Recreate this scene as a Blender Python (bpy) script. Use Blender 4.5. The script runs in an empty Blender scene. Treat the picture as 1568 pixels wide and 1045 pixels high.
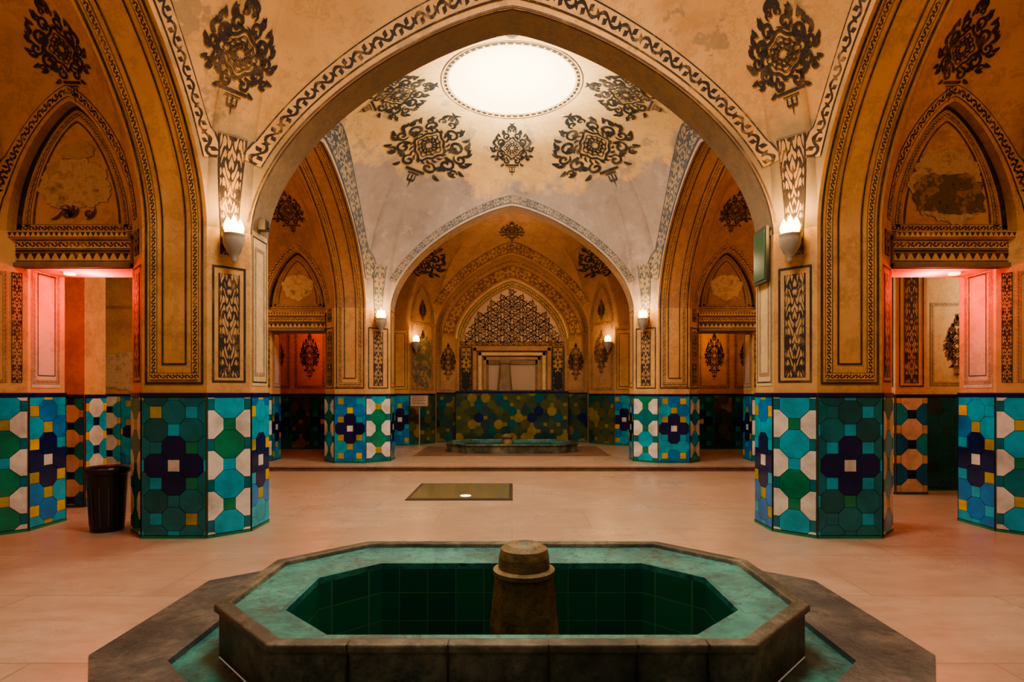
import bpy, math, random, bmesh
from mathutils import Vector as V
from mathutils.bvhtree import BVHTree
random.seed(7)
scene = bpy.context.scene
pi = math.pi

# ------------------------------------------------------------------ materials
def new_mat(name):
    m = bpy.data.materials.new(name); m.use_nodes = True
    nt = m.node_tree
    b = nt.nodes["Principled BSDF"]
    return m, nt, b
def N(nt, t, **kw):
    n = nt.nodes.new(t)
    for k, v in kw.items(): setattr(n, k, v)
    return n
def math_n(nt, op, a, b=None):
    n = N(nt, 'ShaderNodeMath', operation=op)
    for i, x in enumerate((a, b)):
        if x is None: continue
        if isinstance(x, (int, float)): n.inputs[i].default_value = x
        else: nt.links.new(x, n.inputs[i])
    return n.outputs[0]
def noise(nt, scale, detail=6, rough=.6, vec=None):
    n = N(nt, 'ShaderNodeTexNoise'); n.inputs['Scale'].default_value = scale
    n.inputs['Detail'].default_value = detail; n.inputs['Roughness'].default_value = rough
    if vec is None:
        tc = N(nt, 'ShaderNodeTexCoord'); vec = tc.outputs['Object']
    nt.links.new(vec, n.inputs['Vector'])
    return n.outputs['Fac']
def ramp(nt, fac, stops):
    r = N(nt, 'ShaderNodeValToRGB'); nt.links.new(fac, r.inputs[0])
    e = r.color_ramp.elements
    while len(e) < len(stops): e.new(.5)
    for i, (p, c) in enumerate(stops):
        e[i].position = p; e[i].color = (*c, 1) if len(c) == 3 else c
    return r.outputs[0]
def g3(x): return (x, x, x)
def mixc(nt, fac, a, b, bt='MIX'):
    n = N(nt, 'ShaderNodeMix', data_type='RGBA', blend_type=bt)
    if isinstance(fac, (int, float)): n.inputs[0].default_value = fac
    else: nt.links.new(fac, n.inputs[0])
    for idx, x in ((6, a), (7, b)):
        if isinstance(x, tuple): n.inputs[idx].default_value = (*x, 1)
        else: nt.links.new(x, n.inputs[idx])
    return n.outputs[2]
def clampn(nt, x):
    n = N(nt, 'ShaderNodeClamp'); nt.links.new(x, n.inputs[0]); return n.outputs[0]
def bump(nt, b, h, s=.2, d=.02):
    n = N(nt, 'ShaderNodeBump'); n.inputs['Strength'].default_value = s; n.inputs['Distance'].default_value = d
    nt.links.new(h, n.inputs['Height']); nt.links.new(n.outputs[0], b.inputs['Normal'])

GOLD = (.66, .40, .165); GOLD2 = (.47, .265, .11); DARK = (.026, .020, .017)
def plaster_col(nt, c1, c2, c3, crack=.45):
    f = noise(nt, 1.1, 9, .66)
    col = ramp(nt, f, [(.36, c2), (.52, c1), (.72, tuple(min(1, x*1.08) for x in c1))])
    f2 = noise(nt, 4.0, 9, .72)
    k = ramp(nt, f2, [(.52, g3(0)), (.70, g3(.85))])
    col = mixc(nt, k, col, c3)
    f3 = noise(nt, .55, 10, .75)
    col = mixc(nt, ramp(nt, f3, [(.44, g3(.0)), (.62, g3(.5))]), col, tuple(x*.55 for x in c2))
    ng = ramp(nt, noise(nt, 2.1, 12, .8), [(.505, g3(0)), (.53, g3(crack)), (.56, g3(0))])
    col = mixc(nt, ng, col, tuple(x*.55 for x in c3))
    return col, f2
def plaster(name, c1, c2, c3, rough=.8):
    m, nt, b = new_mat(name)
    col, f = plaster_col(nt, c1, c2, c3)
    nt.links.new(col, b.inputs['Base Color']); b.inputs['Roughness'].default_value = rough
    bump(nt, b, f, .4, .02)
    return m
M = {}
M['gold'] = plaster('ochre_plaster', GOLD, GOLD2, (.42, .26, .125))
M['cream'] = plaster('cream_plaster', (.66, .50, .27), (.56, .40, .2), (.48, .34, .19))
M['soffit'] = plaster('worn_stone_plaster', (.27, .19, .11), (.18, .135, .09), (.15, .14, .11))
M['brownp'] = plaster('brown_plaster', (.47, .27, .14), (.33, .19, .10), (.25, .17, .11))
M['white'] = plaster('pale_plaster', (.60, .46, .35), (.52, .39, .29), (.44, .33, .25), .6)
M['worn'] = plaster('bare_worn_plaster', (.26, .19, .12), (.17, .125, .085), (.12, .095, .065))
M['wornl'] = plaster('light_worn_plaster', (.52, .38, .25), (.40, .28, .18), (.30, .22, .15))
def mural(name, cols):
    m, nt, b = new_mat(name)
    f = noise(nt, 5.5, 9, .75)
    nt.links.new(ramp(nt, f, cols), b.inputs['Base Color']); b.inputs['Roughness'].default_value = .8
    bump(nt, b, f, .3, .02); return m
M['muraldark'] = mural('faded_mural_dark', [(.36, (.05, .05, .035)), (.44, (.16, .13, .07)), (.50, (.10, .085, .05)), (.56, (.36, .24, .12)), (.66, (.20, .13, .07))])
M['murallight'] = mural('faded_mural_light', [(.36, (.22, .17, .10)), (.45, (.46, .35, .23)), (.52, (.56, .44, .30)), (.58, (.38, .28, .17)), (.68, (.50, .38, .25))])
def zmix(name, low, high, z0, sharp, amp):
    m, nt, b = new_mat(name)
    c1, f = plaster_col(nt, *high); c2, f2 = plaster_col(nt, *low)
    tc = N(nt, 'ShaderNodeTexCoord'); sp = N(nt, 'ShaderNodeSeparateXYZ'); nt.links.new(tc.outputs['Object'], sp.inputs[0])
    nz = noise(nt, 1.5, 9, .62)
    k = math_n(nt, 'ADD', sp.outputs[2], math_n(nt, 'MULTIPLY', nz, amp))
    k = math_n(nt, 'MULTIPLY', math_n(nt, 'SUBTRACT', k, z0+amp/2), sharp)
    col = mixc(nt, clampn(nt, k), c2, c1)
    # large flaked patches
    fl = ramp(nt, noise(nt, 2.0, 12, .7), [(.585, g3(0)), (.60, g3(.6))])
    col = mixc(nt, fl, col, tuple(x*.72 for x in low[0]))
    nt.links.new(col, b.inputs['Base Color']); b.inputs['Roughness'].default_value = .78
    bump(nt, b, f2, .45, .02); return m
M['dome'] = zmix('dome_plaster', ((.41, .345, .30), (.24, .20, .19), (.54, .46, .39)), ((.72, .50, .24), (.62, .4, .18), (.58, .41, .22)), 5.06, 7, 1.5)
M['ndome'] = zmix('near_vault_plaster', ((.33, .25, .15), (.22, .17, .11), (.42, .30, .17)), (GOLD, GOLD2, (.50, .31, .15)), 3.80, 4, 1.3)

def flat(name, c, rough=.6, metal=0):
    m, nt, b = new_mat(name)
    f = noise(nt, 9, 5)
    nt.links.new(mixc(nt, math_n(nt, 'MULTIPLY', f, .5), c, tuple(x*.6 for x in c)), b.inputs['Base Color'])
    b.inputs['Roughness'].default_value = rough; b.inputs['Metallic'].default_value = metal
    return m
def paint(name, c, faded):
    m, nt, b = new_mat(name)
    k = ramp(nt, noise(nt, 3.4, 10, .75), [(.50, g3(0)), (.62, g3(.75))])
    nt.links.new(mixc(nt, k, c, faded), b.inputs['Base Color']); b.inputs['Roughness'].default_value = .75; return m
M['ink'] = paint('dark_paint', DARK, (.15, .10, .055))
M['inkg'] = paint('dark_grey_paint', (.020, .024, .028), (.13, .11, .085))
M['brownline'] = paint('brown_paint', (.085, .05, .028), (.26, .16, .08))
M['black'] = flat('black_plastic', (.012, .012, .013), .35)
M['frame'] = flat('dark_frame', (.05, .045, .04), .4)
M['iron'] = flat('aged_metal', (.42, .40, .35), .35, .3)

def ribbon_mat(name, kind, base=GOLD, ink=DARK, thr=-.02):
    m, nt, b = new_mat(name)
    uv = N(nt, 'ShaderNodeUVMap'); sp = N(nt, 'ShaderNodeSeparateXYZ'); nt.links.new(uv.outputs[0], sp.inputs[0])
    u = math_n(nt, 'SUBTRACT', sp.outputs[0], .5); v = sp.outputs[1]
    au = math_n(nt, 'ABSOLUTE', u)
    bord = math_n(nt, 'GREATER_THAN', au, .43)
    if kind == 'meander':
        s = math_n(nt, 'SINE', math_n(nt, 'MULTIPLY', v, pi*1.5))
        d1 = math_n(nt, 'ABSOLUTE', math_n(nt, 'SUBTRACT', u, math_n(nt, 'MULTIPLY', s, .2)))
        a = math_n(nt, 'LESS_THAN', d1, .095)
        c = math_n(nt, 'COSINE', math_n(nt, 'MULTIPLY', v, pi*4.5))
        d2 = math_n(nt, 'ABSOLUTE', math_n(nt, 'ADD', u, math_n(nt, 'MULTIPLY', s, .17)))
        bq = math_n(nt, 'MULTIPLY', math_n(nt, 'LESS_THAN', d2, .15), math_n(nt, 'GREATER_THAN', c, -.15))
        pat = math_n(nt, 'MAXIMUM', a, bq)
    elif kind == 'lattice':
        s1 = math_n(nt, 'SINE', math_n(nt, 'ADD', math_n(nt, 'MULTIPLY', au, 21), math_n(nt, 'MULTIPLY', math_n(nt, 'SINE', math_n(nt, 'MULTIPLY', v, 3.6)), 2.2)))
        s2 = math_n(nt, 'SINE', math_n(nt, 'ADD', math_n(nt, 'MULTIPLY', v, 8.2), math_n(nt, 'MULTIPLY', math_n(nt, 'SINE', math_n(nt, 'MULTIPLY', au, 17)), 2.0)))
        pat = math_n(nt, 'GREATER_THAN', math_n(nt, 'MULTIPLY', s1, s2), thr)
    elif kind == 'dentil':
        fr = math_n(nt, 'FRACT', math_n(nt, 'MULTIPLY', v, 1.0))
        tri = math_n(nt, 'ABSOLUTE', math_n(nt, 'SUBTRACT', fr, .5))
        pat = math_n(nt, 'LESS_THAN', math_n(nt, 'MULTIPLY', tri, 2.0), math_n(nt, 'ADD', u, .35))
    elif kind == 'dash':
        fr = math_n(nt, 'FRACT', v)
        pat = math_n(nt, 'LESS_THAN', fr, .7); bord = math_n(nt, 'GREATER_THAN', au, .49)
        pat = math_n(nt, 'MULTIPLY', pat, math_n(nt, 'LESS_THAN', au, .45))
    pat = math_n(nt, 'MAXIMUM', pat, bord)
    f = noise(nt, 5, 8, .75)
    wear = ramp(nt, f, [(.52, g3(1)), (.68, g3(.35))])
    if kind != 'dash': pat = math_n(nt, 'MULTIPLY', pat, wear)
    base_n, _ = plaster_col(nt, base, tuple(x*.72 for x in base), (.40, .255, .12))
    nt.links.new(mixc(nt, pat, base_n, ink), b.inputs['Base Color'])
    b.inputs['Roughness'].default_value = .75
    return m
M['meander'] = ribbon_mat('meander_paint', 'meander')
M['meander_c'] = ribbon_mat('meander_paint_cream', 'meander', (.60, .45, .26), (.09, .06, .035))
M['meander_g'] = ribbon_mat('arabesque_paint_grey', 'lattice', (.44, .35, .24), (.07, .09, .11))
M['lattice'] = ribbon_mat('arabesque_paint', 'lattice', (.56, .34, .14), DARK, -.14)
M['lattice_b'] = ribbon_mat('arabesque_paint_brown', 'lattice', (.52, .32, .15), (.14, .07, .04))
M['dentil'] = ribbon_mat('dentil_paint', 'dentil')
M['dash'] = ribbon_mat('dash_paint', 'dash', (.74, .55, .32), (.03, .02, .015))

def tile(name, c, rough=.12):
    m, nt, b = new_mat('tile_'+name)
    f = noise(nt, 4.5, 6, .65)
    nt.links.new(mixc(nt, ramp(nt, f, [(.40, g3(0)), (.68, g3(1))]), c, tuple(x*.6 for x in c)), b.inputs['Base Color'])
    b.inputs['Roughness'].default_value = rough
    bump(nt, b, noise(nt, 14, 3), .15, .01)
    return m
TC = dict(navy=(.004, .014, .10), teal=(.0, .18, .23), turq=(.0, .40, .62), blue=(.0, .20, .60), green=(.008, .23, .13),
          yellow=(.66, .47, .03), white=(.68, .68, .64), deep=(.0, .11, .135), grout=(.04, .05, .05), moss=(.085, .11, .035),
          mustard=(.24, .21, .055), slate=(.02, .07, .08), olive=(.05, .085, .04), gold=(.40, .35, .04))
for k_, c_ in TC.items(): M['t_'+k_] = tile(k_, c_, .5 if k_ == 'grout' else .12)

def stone(name, c1, c2, rough=.5, sc=3.5, mid=None):
    m, nt, b = new_mat(name)
    f = noise(nt, sc, 12, .74)
    col = ramp(nt, f, [(.38, c1), (.5, mid or tuple((a+b_)/2 for a, b_ in zip(c1, c2))), (.62, c2)])
    sp_ = ramp(nt, noise(nt, 13, 8, .8), [(.52, g3(0)), (.64, g3(.7))])
    nt.links.new(mixc(nt, sp_, col, tuple(x*.5 for x in c1)), b.inputs['Base Color']); b.inputs['Roughness'].default_value = rough
    bump(nt, b, noise(nt, 16, 8, .7), .6, .02)
    return m
M['stone'] = stone('basin_stone', (.028, .036, .028), (.19, .19, .14), .33, 2.6, (.07, .080, .058))
M['slate'] = stone('slate_surround', (.048, .060, .060), (.17, .16, .135), .28, 1.8, (.08, .088, .082))
M['post'] = stone('fountain_stone', (.075, .058, .022), (.24, .19, .085), .4)
M['glaze'] = stone('turquoise_glaze', (.018, .085, .080), (.05, .30, .27), .2, 1.8, (.022, .19, .18))
M['redstone'] = stone('reddish_stone', (.16, .10, .07), (.26, .16, .11), .35)
m, nt, b = new_mat('pool_green_tile')
tc = N(nt, 'ShaderNodeTexCoord')
br = N(nt, 'ShaderNodeTexBrick'); br.offset = 0
mp = N(nt, 'ShaderNodeMapping'); mp.inputs['Rotation'].default_value = (pi/2, 0, 0)
nt.links.new(tc.outputs['Object'], mp.inputs[0]); nt.links.new(mp.outputs[0], br.inputs['Vector'])
br.inputs['Scale'].default_value = 1; br.inputs['Brick Width'].default_value = .19; br.inputs['Row Height'].default_value = .19
br.inputs['Mortar Size'].default_value = .004
br.inputs['Color1'].default_value = (.010, .15, .08, 1); br.inputs['Color2'].default_value = (.008, .10, .065, 1); br.inputs['Mortar'].default_value = (.06, .20, .12, 1)
nt.links.new(br.outputs[0], b.inputs['Base Color']); b.inputs['Roughness'].default_value = .25; M['pool'] = m
m, nt, b = new_mat('water'); b.inputs['Base Color'].default_value = (.002, .02, .015, 1); b.inputs['Roughness'].default_value = .03
b.inputs['IOR'].default_value = 1.33; bump(nt, b, noise(nt, 3, 2), .05, .01); M['water'] = m
# floor
m, nt, b = new_mat('floor_stone_slabs')
tc = N(nt, 'ShaderNodeTexCoord')
br = N(nt, 'ShaderNodeTexBrick'); nt.links.new(tc.outputs['Object'], br.inputs['Vector'])
br.inputs['Scale'].default_value = 1; br.inputs['Brick Width'].default_value = 1.6; br.inputs['Row Height'].default_value = .95
br.inputs['Mortar Size'].default_value = .004
br.inputs['Color1'].default_value = (.50, .375, .285, 1); br.inputs['Color2'].default_value = (.43, .315, .235, 1); br.inputs['Mortar'].default_value = (.22, .155, .11, 1)
mp = N(nt, 'ShaderNodeMapping'); mp.inputs['Scale'].default_value = (.8, 2.6, 1); nt.links.new(tc.outputs['Object'], mp.inputs[0])
f = noise(nt, 2.4, 12, .75, mp.outputs[0]); f3 = noise(nt, .7, 8, .65)
col = mixc(nt, ramp(nt, f, [(.45, g3(0)), (.66, g3(.65))]), br.outputs[0], (.31, .215, .155))
col = mixc(nt, ramp(nt, f3, [(.42, g3(0)), (.62, g3(.7))]), col, (.32, .225, .165))
nt.links.new(col, b.inputs['Base Color'])
rr = ramp(nt, f3, [(.3, g3(.22)), (.7, g3(.40))]); nt.links.new(rr, b.inputs['Roughness'])
bump(nt, b, f, .08, .01); M['floor'] = m
def emis(name, c, s, base=None):
    m, nt, b = new_mat(name); b.inputs['Base Color'].default_value = (*(base or c), 1)
    b.inputs['Emission Color'].default_value = (*c, 1); b.inputs['Emission Strength'].default_value = s
    return m
M['sky'] = emis('skylight_glass', (1, .84, .58), 1.3, (.7, .58, .42))  # closed dome top in plaster colour, emission paints its overexposed glow
M['sky2'] = emis('skylight_glass_near', (1, .84, .62), 3)  # unseen glowing disc added over the near hall
M['bulb'] = emis('bulb_glow', (1, .58, .12), 12)
M['winglow'] = emis('lit_window_panel', (.75, .48, .28), .04, (.36, .25, .16))
M['redlamp'] = emis('red_lamp_glow', (1, .35, .12), 8)
M['skyglow2'] = emis('small_skylight', (1, .82, .55), 4)
m, nt, b = new_mat('greenish_glass'); b.inputs['Base Color'].default_value = (.06, .14, .09, 1); b.inputs['Roughness'].default_value = .12; M['gglass'] = m
m, nt, b = new_mat('hatch_glass'); b.inputs['Base Color'].default_value = (.26, .22, .12, 1); b.inputs['Roughness'].default_value = .14; b.inputs['Metallic'].default_value = .3; M['hatch'] = m

# ------------------------------------------------------------------ mesh builder
class MB:
    def __init__(s): s.v = []; s.f = []; s.m = []; s.uv = []; s.mats = []
    def mi(s, name):
        if name not in s.mats: s.mats.append(name)
        return s.mats.index(name)
    def face(s, pts, mat, uvs=None):
        i = len(s.v); s.v += [tuple(p) for p in pts]; s.f.append(tuple(range(i, i+len(pts))))
        s.m.append(s.mi(mat)); s.uv.append(uvs or [(0, 0)]*len(pts))
    def build(s, name, parent=None, smooth=False, merge=True, bevel=0):
        me = bpy.data.meshes.new(name); me.from_pydata(s.v, [], s.f)
        uvl = me.uv_layers.new(name='UVMap')
        k = 0
        for fi, uv in enumerate(s.uv):
            for q in uv: uvl.data[k].uv = q; k += 1
        for n in s.mats: me.materials.append(M[n])
        me.polygons.foreach_set('material_index', s.m)
        if smooth: me.polygons.foreach_set('use_smooth', [True]*len(s.f))
        ob = bpy.data.objects.new(name, me); scene.collection.objects.link(ob)
        if merge:
            bm = bmesh.new(); bm.from_mesh(me); bmesh.ops.remove_doubles(bm, verts=bm.verts, dist=.0003); bm.to_mesh(me); bm.free()
        if bevel:
            md = ob.modifiers.new('bev', 'BEVEL'); md.width = bevel; md.segments = 2; md.limit_method = 'ANGLE'
        if parent: ob.parent = parent
        return ob
def empty(name):
    e = bpy.data.objects.new(name, None); scene.collection.objects.link(e); e.empty_display_size = .1
    return e
def box(mb, x0, x1, y0, y1, z0, z1, mat):
    p = [V((x, y, z)) for z in (z0, z1) for y in (y0, y1) for x in (x0, x1)]
    for f in ((0, 2, 3, 1), (4, 5, 7, 6), (0, 1, 5, 4), (2, 6, 7, 3), (0, 4, 6, 2), (1, 3, 7, 5)):
        mb.face([p[i] for i in f], mat)
def lathe(mb, c, prof, mat, n=24, axis=None):
    c = V(c)
    for j in range(len(prof)-1):
        r0, z0 = prof[j]; r1, z1 = prof[j+1]
        for i in range(n):
            a, b_ = 2*pi*i/n, 2*pi*(i+1)/n
            P = [c+V((r0*math.cos(a), r0*math.sin(a), z0)), c+V((r0*math.cos(b_), r0*math.sin(b_), z0)),
                 c+V((r1*math.cos(b_), r1*math.sin(b_), z1)), c+V((r1*math.cos(a), r1*math.sin(a), z1))]
            if r1 < 1e-5: P = P[:3]
            elif r0 < 1e-5: P = [P[0], P[2], P[3]]
            mb.face(P, mat)

ZS = 2.9
def h(u): u = min(1, abs(u)); return max(0, 1-u**1.35)**.55
NU = 26
US = [math.sin(pi/2*(-1+2*k/(2*NU))) for k in range(2*NU+1)]
def lerp(a, b_, t): return a+(b_-a)*t

class Arch:
    def __init__(s, P0, P1, Q0, Q1, rise, zs=ZS):
        s.P0, s.P1, s.Q0, s.Q1 = [V((*p, 0)) for p in (P0, P1, Q0, Q1)]
        s.rise = rise; s.zs = zs
        s.W = (s.Q0-s.P0).length
        s.C = (s.P0+s.P1+s.Q0+s.Q1)/4+V((0, 0, zs))
    def pt(s, u, c, z=None):
        t = (u+1)/2
        p = lerp(lerp(s.P0, s.P1, t), lerp(s.Q0, s.Q1, t), c)
        p.z = s.zs+s.rise*h(u) if z is None else z
        return p
    def path(s, zb):
        r = [(-1, zb+(s.zs-zb)*k/4) for k in range(4)]+[(u, None) for u in US]
        r += [(1, s.zs-(s.zs-zb)*k/4) for k in range(1, 5)]
        return r
def soffit(mb, A, mat):
    for i in range(len(US)-1):
        mb.face([A.pt(US[i], 0), A.pt(US[i+1], 0), A.pt(US[i+1], 1), A.pt(US[i], 1)], mat)
def arch_ribbon(mb, A, m0, m1, mat, zb, off=.006, half=None):
    w = m1-m0; c0, c1 = m0/A.W, m1/A.W
    path = A.path(zb)
    L = [A.pt(u, c0, z) for u, z in path]; R = [A.pt(u, c1, z) for u, z in path]
    lo, ro = [], []
    for i in range(len(path)):
        T = L[min(i+1, len(path)-1)]-L[max(i-1, 0)]
        n = T.cross(R[i]-L[i]).normalized()
        C = A.C.copy()
        if (C-V((0, 0, .8))-L[i]).dot(n) < 0: n = -n
        lo.append(L[i]+n*off); ro.append(R[i]+n*off)
    v = 0
    for i in range(len(path)-1):
        d = (L[i+1]-L[i]).length/w
        mb.face([lo[i], ro[i], ro[i+1], lo[i+1]], mat, [(0, v), (1, v), (1, v+d), (0, v+d)])
        v += d
def flat_rib(mb, O, X, Z, n, x0, x1, z0, z1, mat, vert=True, off=.006):
    P = [O+X*x0+Z*z0+n*off, O+X*x1+Z*z0+n*off, O+X*x1+Z*z1+n*off, O+X*x0+Z*z1+n*off]
    if vert:
        w = abs(x1-x0); l = (z1-z0)/w; uv = [(0, 0), (1, 0), (1, l), (0, l)]
    else:
        w = abs(z1-z0); l = (x1-x0)/w; uv = [(0, 0), (0, l), (1, l), (1, 0)]
    mb.face(P, mat, uv)
def rect_frame(mb, O, X, Z, n, x0, x1, z0, z1, w, mat, off=.006):
    flat_rib(mb, O, X, Z, n, x0, x0+w, z0, z1, mat, True, off)
    flat_rib(mb, O, X, Z, n, x1-w, x1, z0, z1, mat, True, off)
    flat_rib(mb, O, X, Z, n, x0+w, x1-w, z0, z0+w, mat, False, off)
    flat_rib(mb, O, X, Z, n, x0+w, x1-w, z1-w, z1, mat, False, off)
UP = V((0, 0, 1))

# ------------------------------------------------------------------ bays (pendentive domes)
def bay(name, sides, c, r, zt, mat, glow='sky', dz=.2):
    B = []
    for (p0, p1, rise) in sides:
        us = US[:-1] if rise > 0 else [-1, -.5, 0, .5]
        for u in us:
            t = (u+1)/2
            B.append((V((lerp(p0[0], p1[0], t), lerp(p0[1], p1[1], t), 0)), ZS+(rise*h(u) if rise > 0 else 0)))
    Rn = 18; c3 = V((c[0], c[1], 0)); verts = []; faces = []
    for (p, z) in B:
        w = min(1, (z-ZS)/2.0); pw = 2-.55*w
        q = c3+(p-c3).normalized()*r
        for j in range(Rn+1):
            th = pi/2*j/Rn
            s = 1-max(0, math.cos(th))**(2/pw); f = math.sin(th)**(2/pw)
            P = p.lerp(q, s); P.z = z+(zt-z)*f
            verts.append(P)
    nb = len(B)
    for i in range(nb):
        k = (i+1) % nb
        for j in range(Rn):
            faces.append((i*(Rn+1)+j, k*(Rn+1)+j, k*(Rn+1)+j+1, i*(Rn+1)+j+1))
    bvh = BVHTree.FromPolygons(verts, faces)
    mb = MB()
    for f in faces: mb.face([verts[i] for i in f], mat)
    n = 48
    for i in range(n):
        a, b_ = 2*pi*i/n, 2*pi*(i+1)/n
        pa = V((c[0]+r*math.cos(a), c[1]+r*math.sin(a), zt)); pb = V((c[0]+r*math.cos(b_), c[1]+r*math.sin(b_), zt))
        u_ = V((0, 0, dz)); mb.face([pa, pb, pb+u_, pa+u_], mat)
    n2 = MB()
    rings = 5; hh = r*.12
    for j in range(rings):
        r0 = r*math.cos(j/rings*pi/2); r1 = r*math.cos((j+1)/rings*pi/2); z0 = hh*math.sin(j/rings*pi/2); z1 = hh*math.sin((j+1)/rings*pi/2)
        for i in range(n):
            a, b_ = 2*pi*i/n, 2*pi*(i+1)/n
            P = [V((c[0]+rr*math.cos(aa), c[1]+rr*math.sin(aa), zt+dz*.5+zz)) for rr, aa, zz in ((r0, a, z0), (r0, b_, z0), (r1, b_, z1), (r1, a, z1))]
            if j == rings-1: P = P[:3]
            n2.face(P, glow)
    n2.build('skylight', None, True)
    return mb.build(name, None, True), bvh

def sym(pts, s): return [(s*p[0], p[1]) for p in pts]
R_main, R_side, R_far, R_n, R_n2 = 2.2, 2.1, 1.96, 1.3, 1.1
def loop_sides(pts, rises): return [(pts[i], pts[(i+1) % len(pts)], rises[i]) for i in range(len(pts))]
near_pts = [(-2.55, 5.57), (2.55, 5.57), (2.83, 5.3), (2.83, 1.42), (2.55, 1.15), (-2.55, 1.15), (-2.83, 1.42), (-2.83, 5.3)]
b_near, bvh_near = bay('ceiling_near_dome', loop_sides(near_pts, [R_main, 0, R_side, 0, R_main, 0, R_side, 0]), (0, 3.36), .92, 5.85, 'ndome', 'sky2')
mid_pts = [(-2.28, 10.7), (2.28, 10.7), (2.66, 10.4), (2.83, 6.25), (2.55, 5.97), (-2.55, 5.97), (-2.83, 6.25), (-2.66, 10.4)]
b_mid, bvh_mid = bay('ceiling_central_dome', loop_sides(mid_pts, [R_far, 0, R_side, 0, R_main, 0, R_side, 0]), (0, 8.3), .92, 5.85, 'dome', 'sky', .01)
bk = [(-2.28, 11.1), (2.28, 11.1), (2.95, 11.5), (2.95, 13.9), (2.5, 13.9), (1.95, 14.5), (-1.95, 14.5), (-2.5, 13.9), (-2.95, 13.9), (-2.95, 11.5)]
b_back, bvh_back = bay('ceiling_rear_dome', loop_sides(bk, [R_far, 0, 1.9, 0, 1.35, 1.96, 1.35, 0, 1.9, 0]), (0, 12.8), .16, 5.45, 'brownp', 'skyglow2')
bvh_an, bvh_am = {}, {}
for s in (-1, 1):
    p = sym([(3.43, 5.3), (3.43, 1.42), (3.7, 1.15), (4.93, 1.15), (5.2, 1.42), (5.2, 5.3), (4.93, 5.57), (3.7, 5.57)], s)
    _, bvh_an[s] = bay('ceiling_side_vault', loop_sides(p, [R_side, 0, R_n, 0, R_side, 0, R_n, 0]), (s*4.31, 3.36), .2, 5.6, 'gold', 'skyglow2')
    p = sym([(3.43, 6.25), (3.23, 10.4), (3.5, 10.7), (4.6, 10.7), (4.9, 10.4), (5.2, 6.25), (4.93, 5.97), (3.7, 5.97)], s)
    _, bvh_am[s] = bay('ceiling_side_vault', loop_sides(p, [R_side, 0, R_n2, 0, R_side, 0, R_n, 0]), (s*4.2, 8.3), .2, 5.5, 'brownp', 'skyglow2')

# ------------------------------------------------------------------ arches
archs = {}
archs['main'] = Arch((-2.55, 5.57), (2.55, 5.57), (-2.55, 5.97), (2.55, 5.97), R_main)
archs['rear'] = Arch((-2.28, 10.7), (2.28, 10.7), (-2.28, 11.1), (2.28, 11.1), R_far)
archs['back0'] = Arch((-2.55, 1.15), (2.55, 1.15), (-2.55, .75), (2.55, .75), R_main)
for s in (-1, 1):
    archs['sn%d' % s] = Arch((s*2.83, 1.42), (s*2.83, 5.3), (s*3.43, 1.42), (s*3.43, 5.3), R_side)
    archs['sm%d' % s] = Arch((s*2.83, 6.25), (s*2.66, 10.4), (s*3.43, 6.25), (s*3.23, 10.4), R_side)
for k_, A in archs.items():
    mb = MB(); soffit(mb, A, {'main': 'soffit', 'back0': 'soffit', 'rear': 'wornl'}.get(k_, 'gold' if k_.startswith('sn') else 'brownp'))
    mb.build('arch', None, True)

# ------------------------------------------------------------------ tiles
def clip(poly, x0, x1, y0, y1):
    def cl(P, ins, inter):
        out = []
        for i in range(len(P)):
            a, b_ = P[i-1], P[i]
            ia, ib = ins(a), ins(b_)
            if ib:
                if not ia: out.append(inter(a, b_))
                out.append(b_)
            elif ia: out.append(inter(a, b_))
        return out
    def ix(x): return lambda a, b_: (x, a[1]+(b_[1]-a[1])*(x-a[0])/(b_[0]-a[0]))
    def iy(y): return lambda a, b_: (a[0]+(b_[0]-a[0])*(y-a[1])/(b_[1]-a[1]), y)
    for ins, it in ((lambda p: p[0] >= x0, ix(x0)), (lambda p: p[0] <= x1, ix(x1)), (lambda p: p[1] >= y0, iy(y0)), (lambda p: p[1] <= y1, iy(y1))):
        if len(poly) < 3: return []
        poly = cl(poly, ins, it)
    return poly
def area(P): return abs(sum(P[i-1][0]*P[i][1]-P[i][0]*P[i-1][1] for i in range(len(P))))/2
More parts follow.
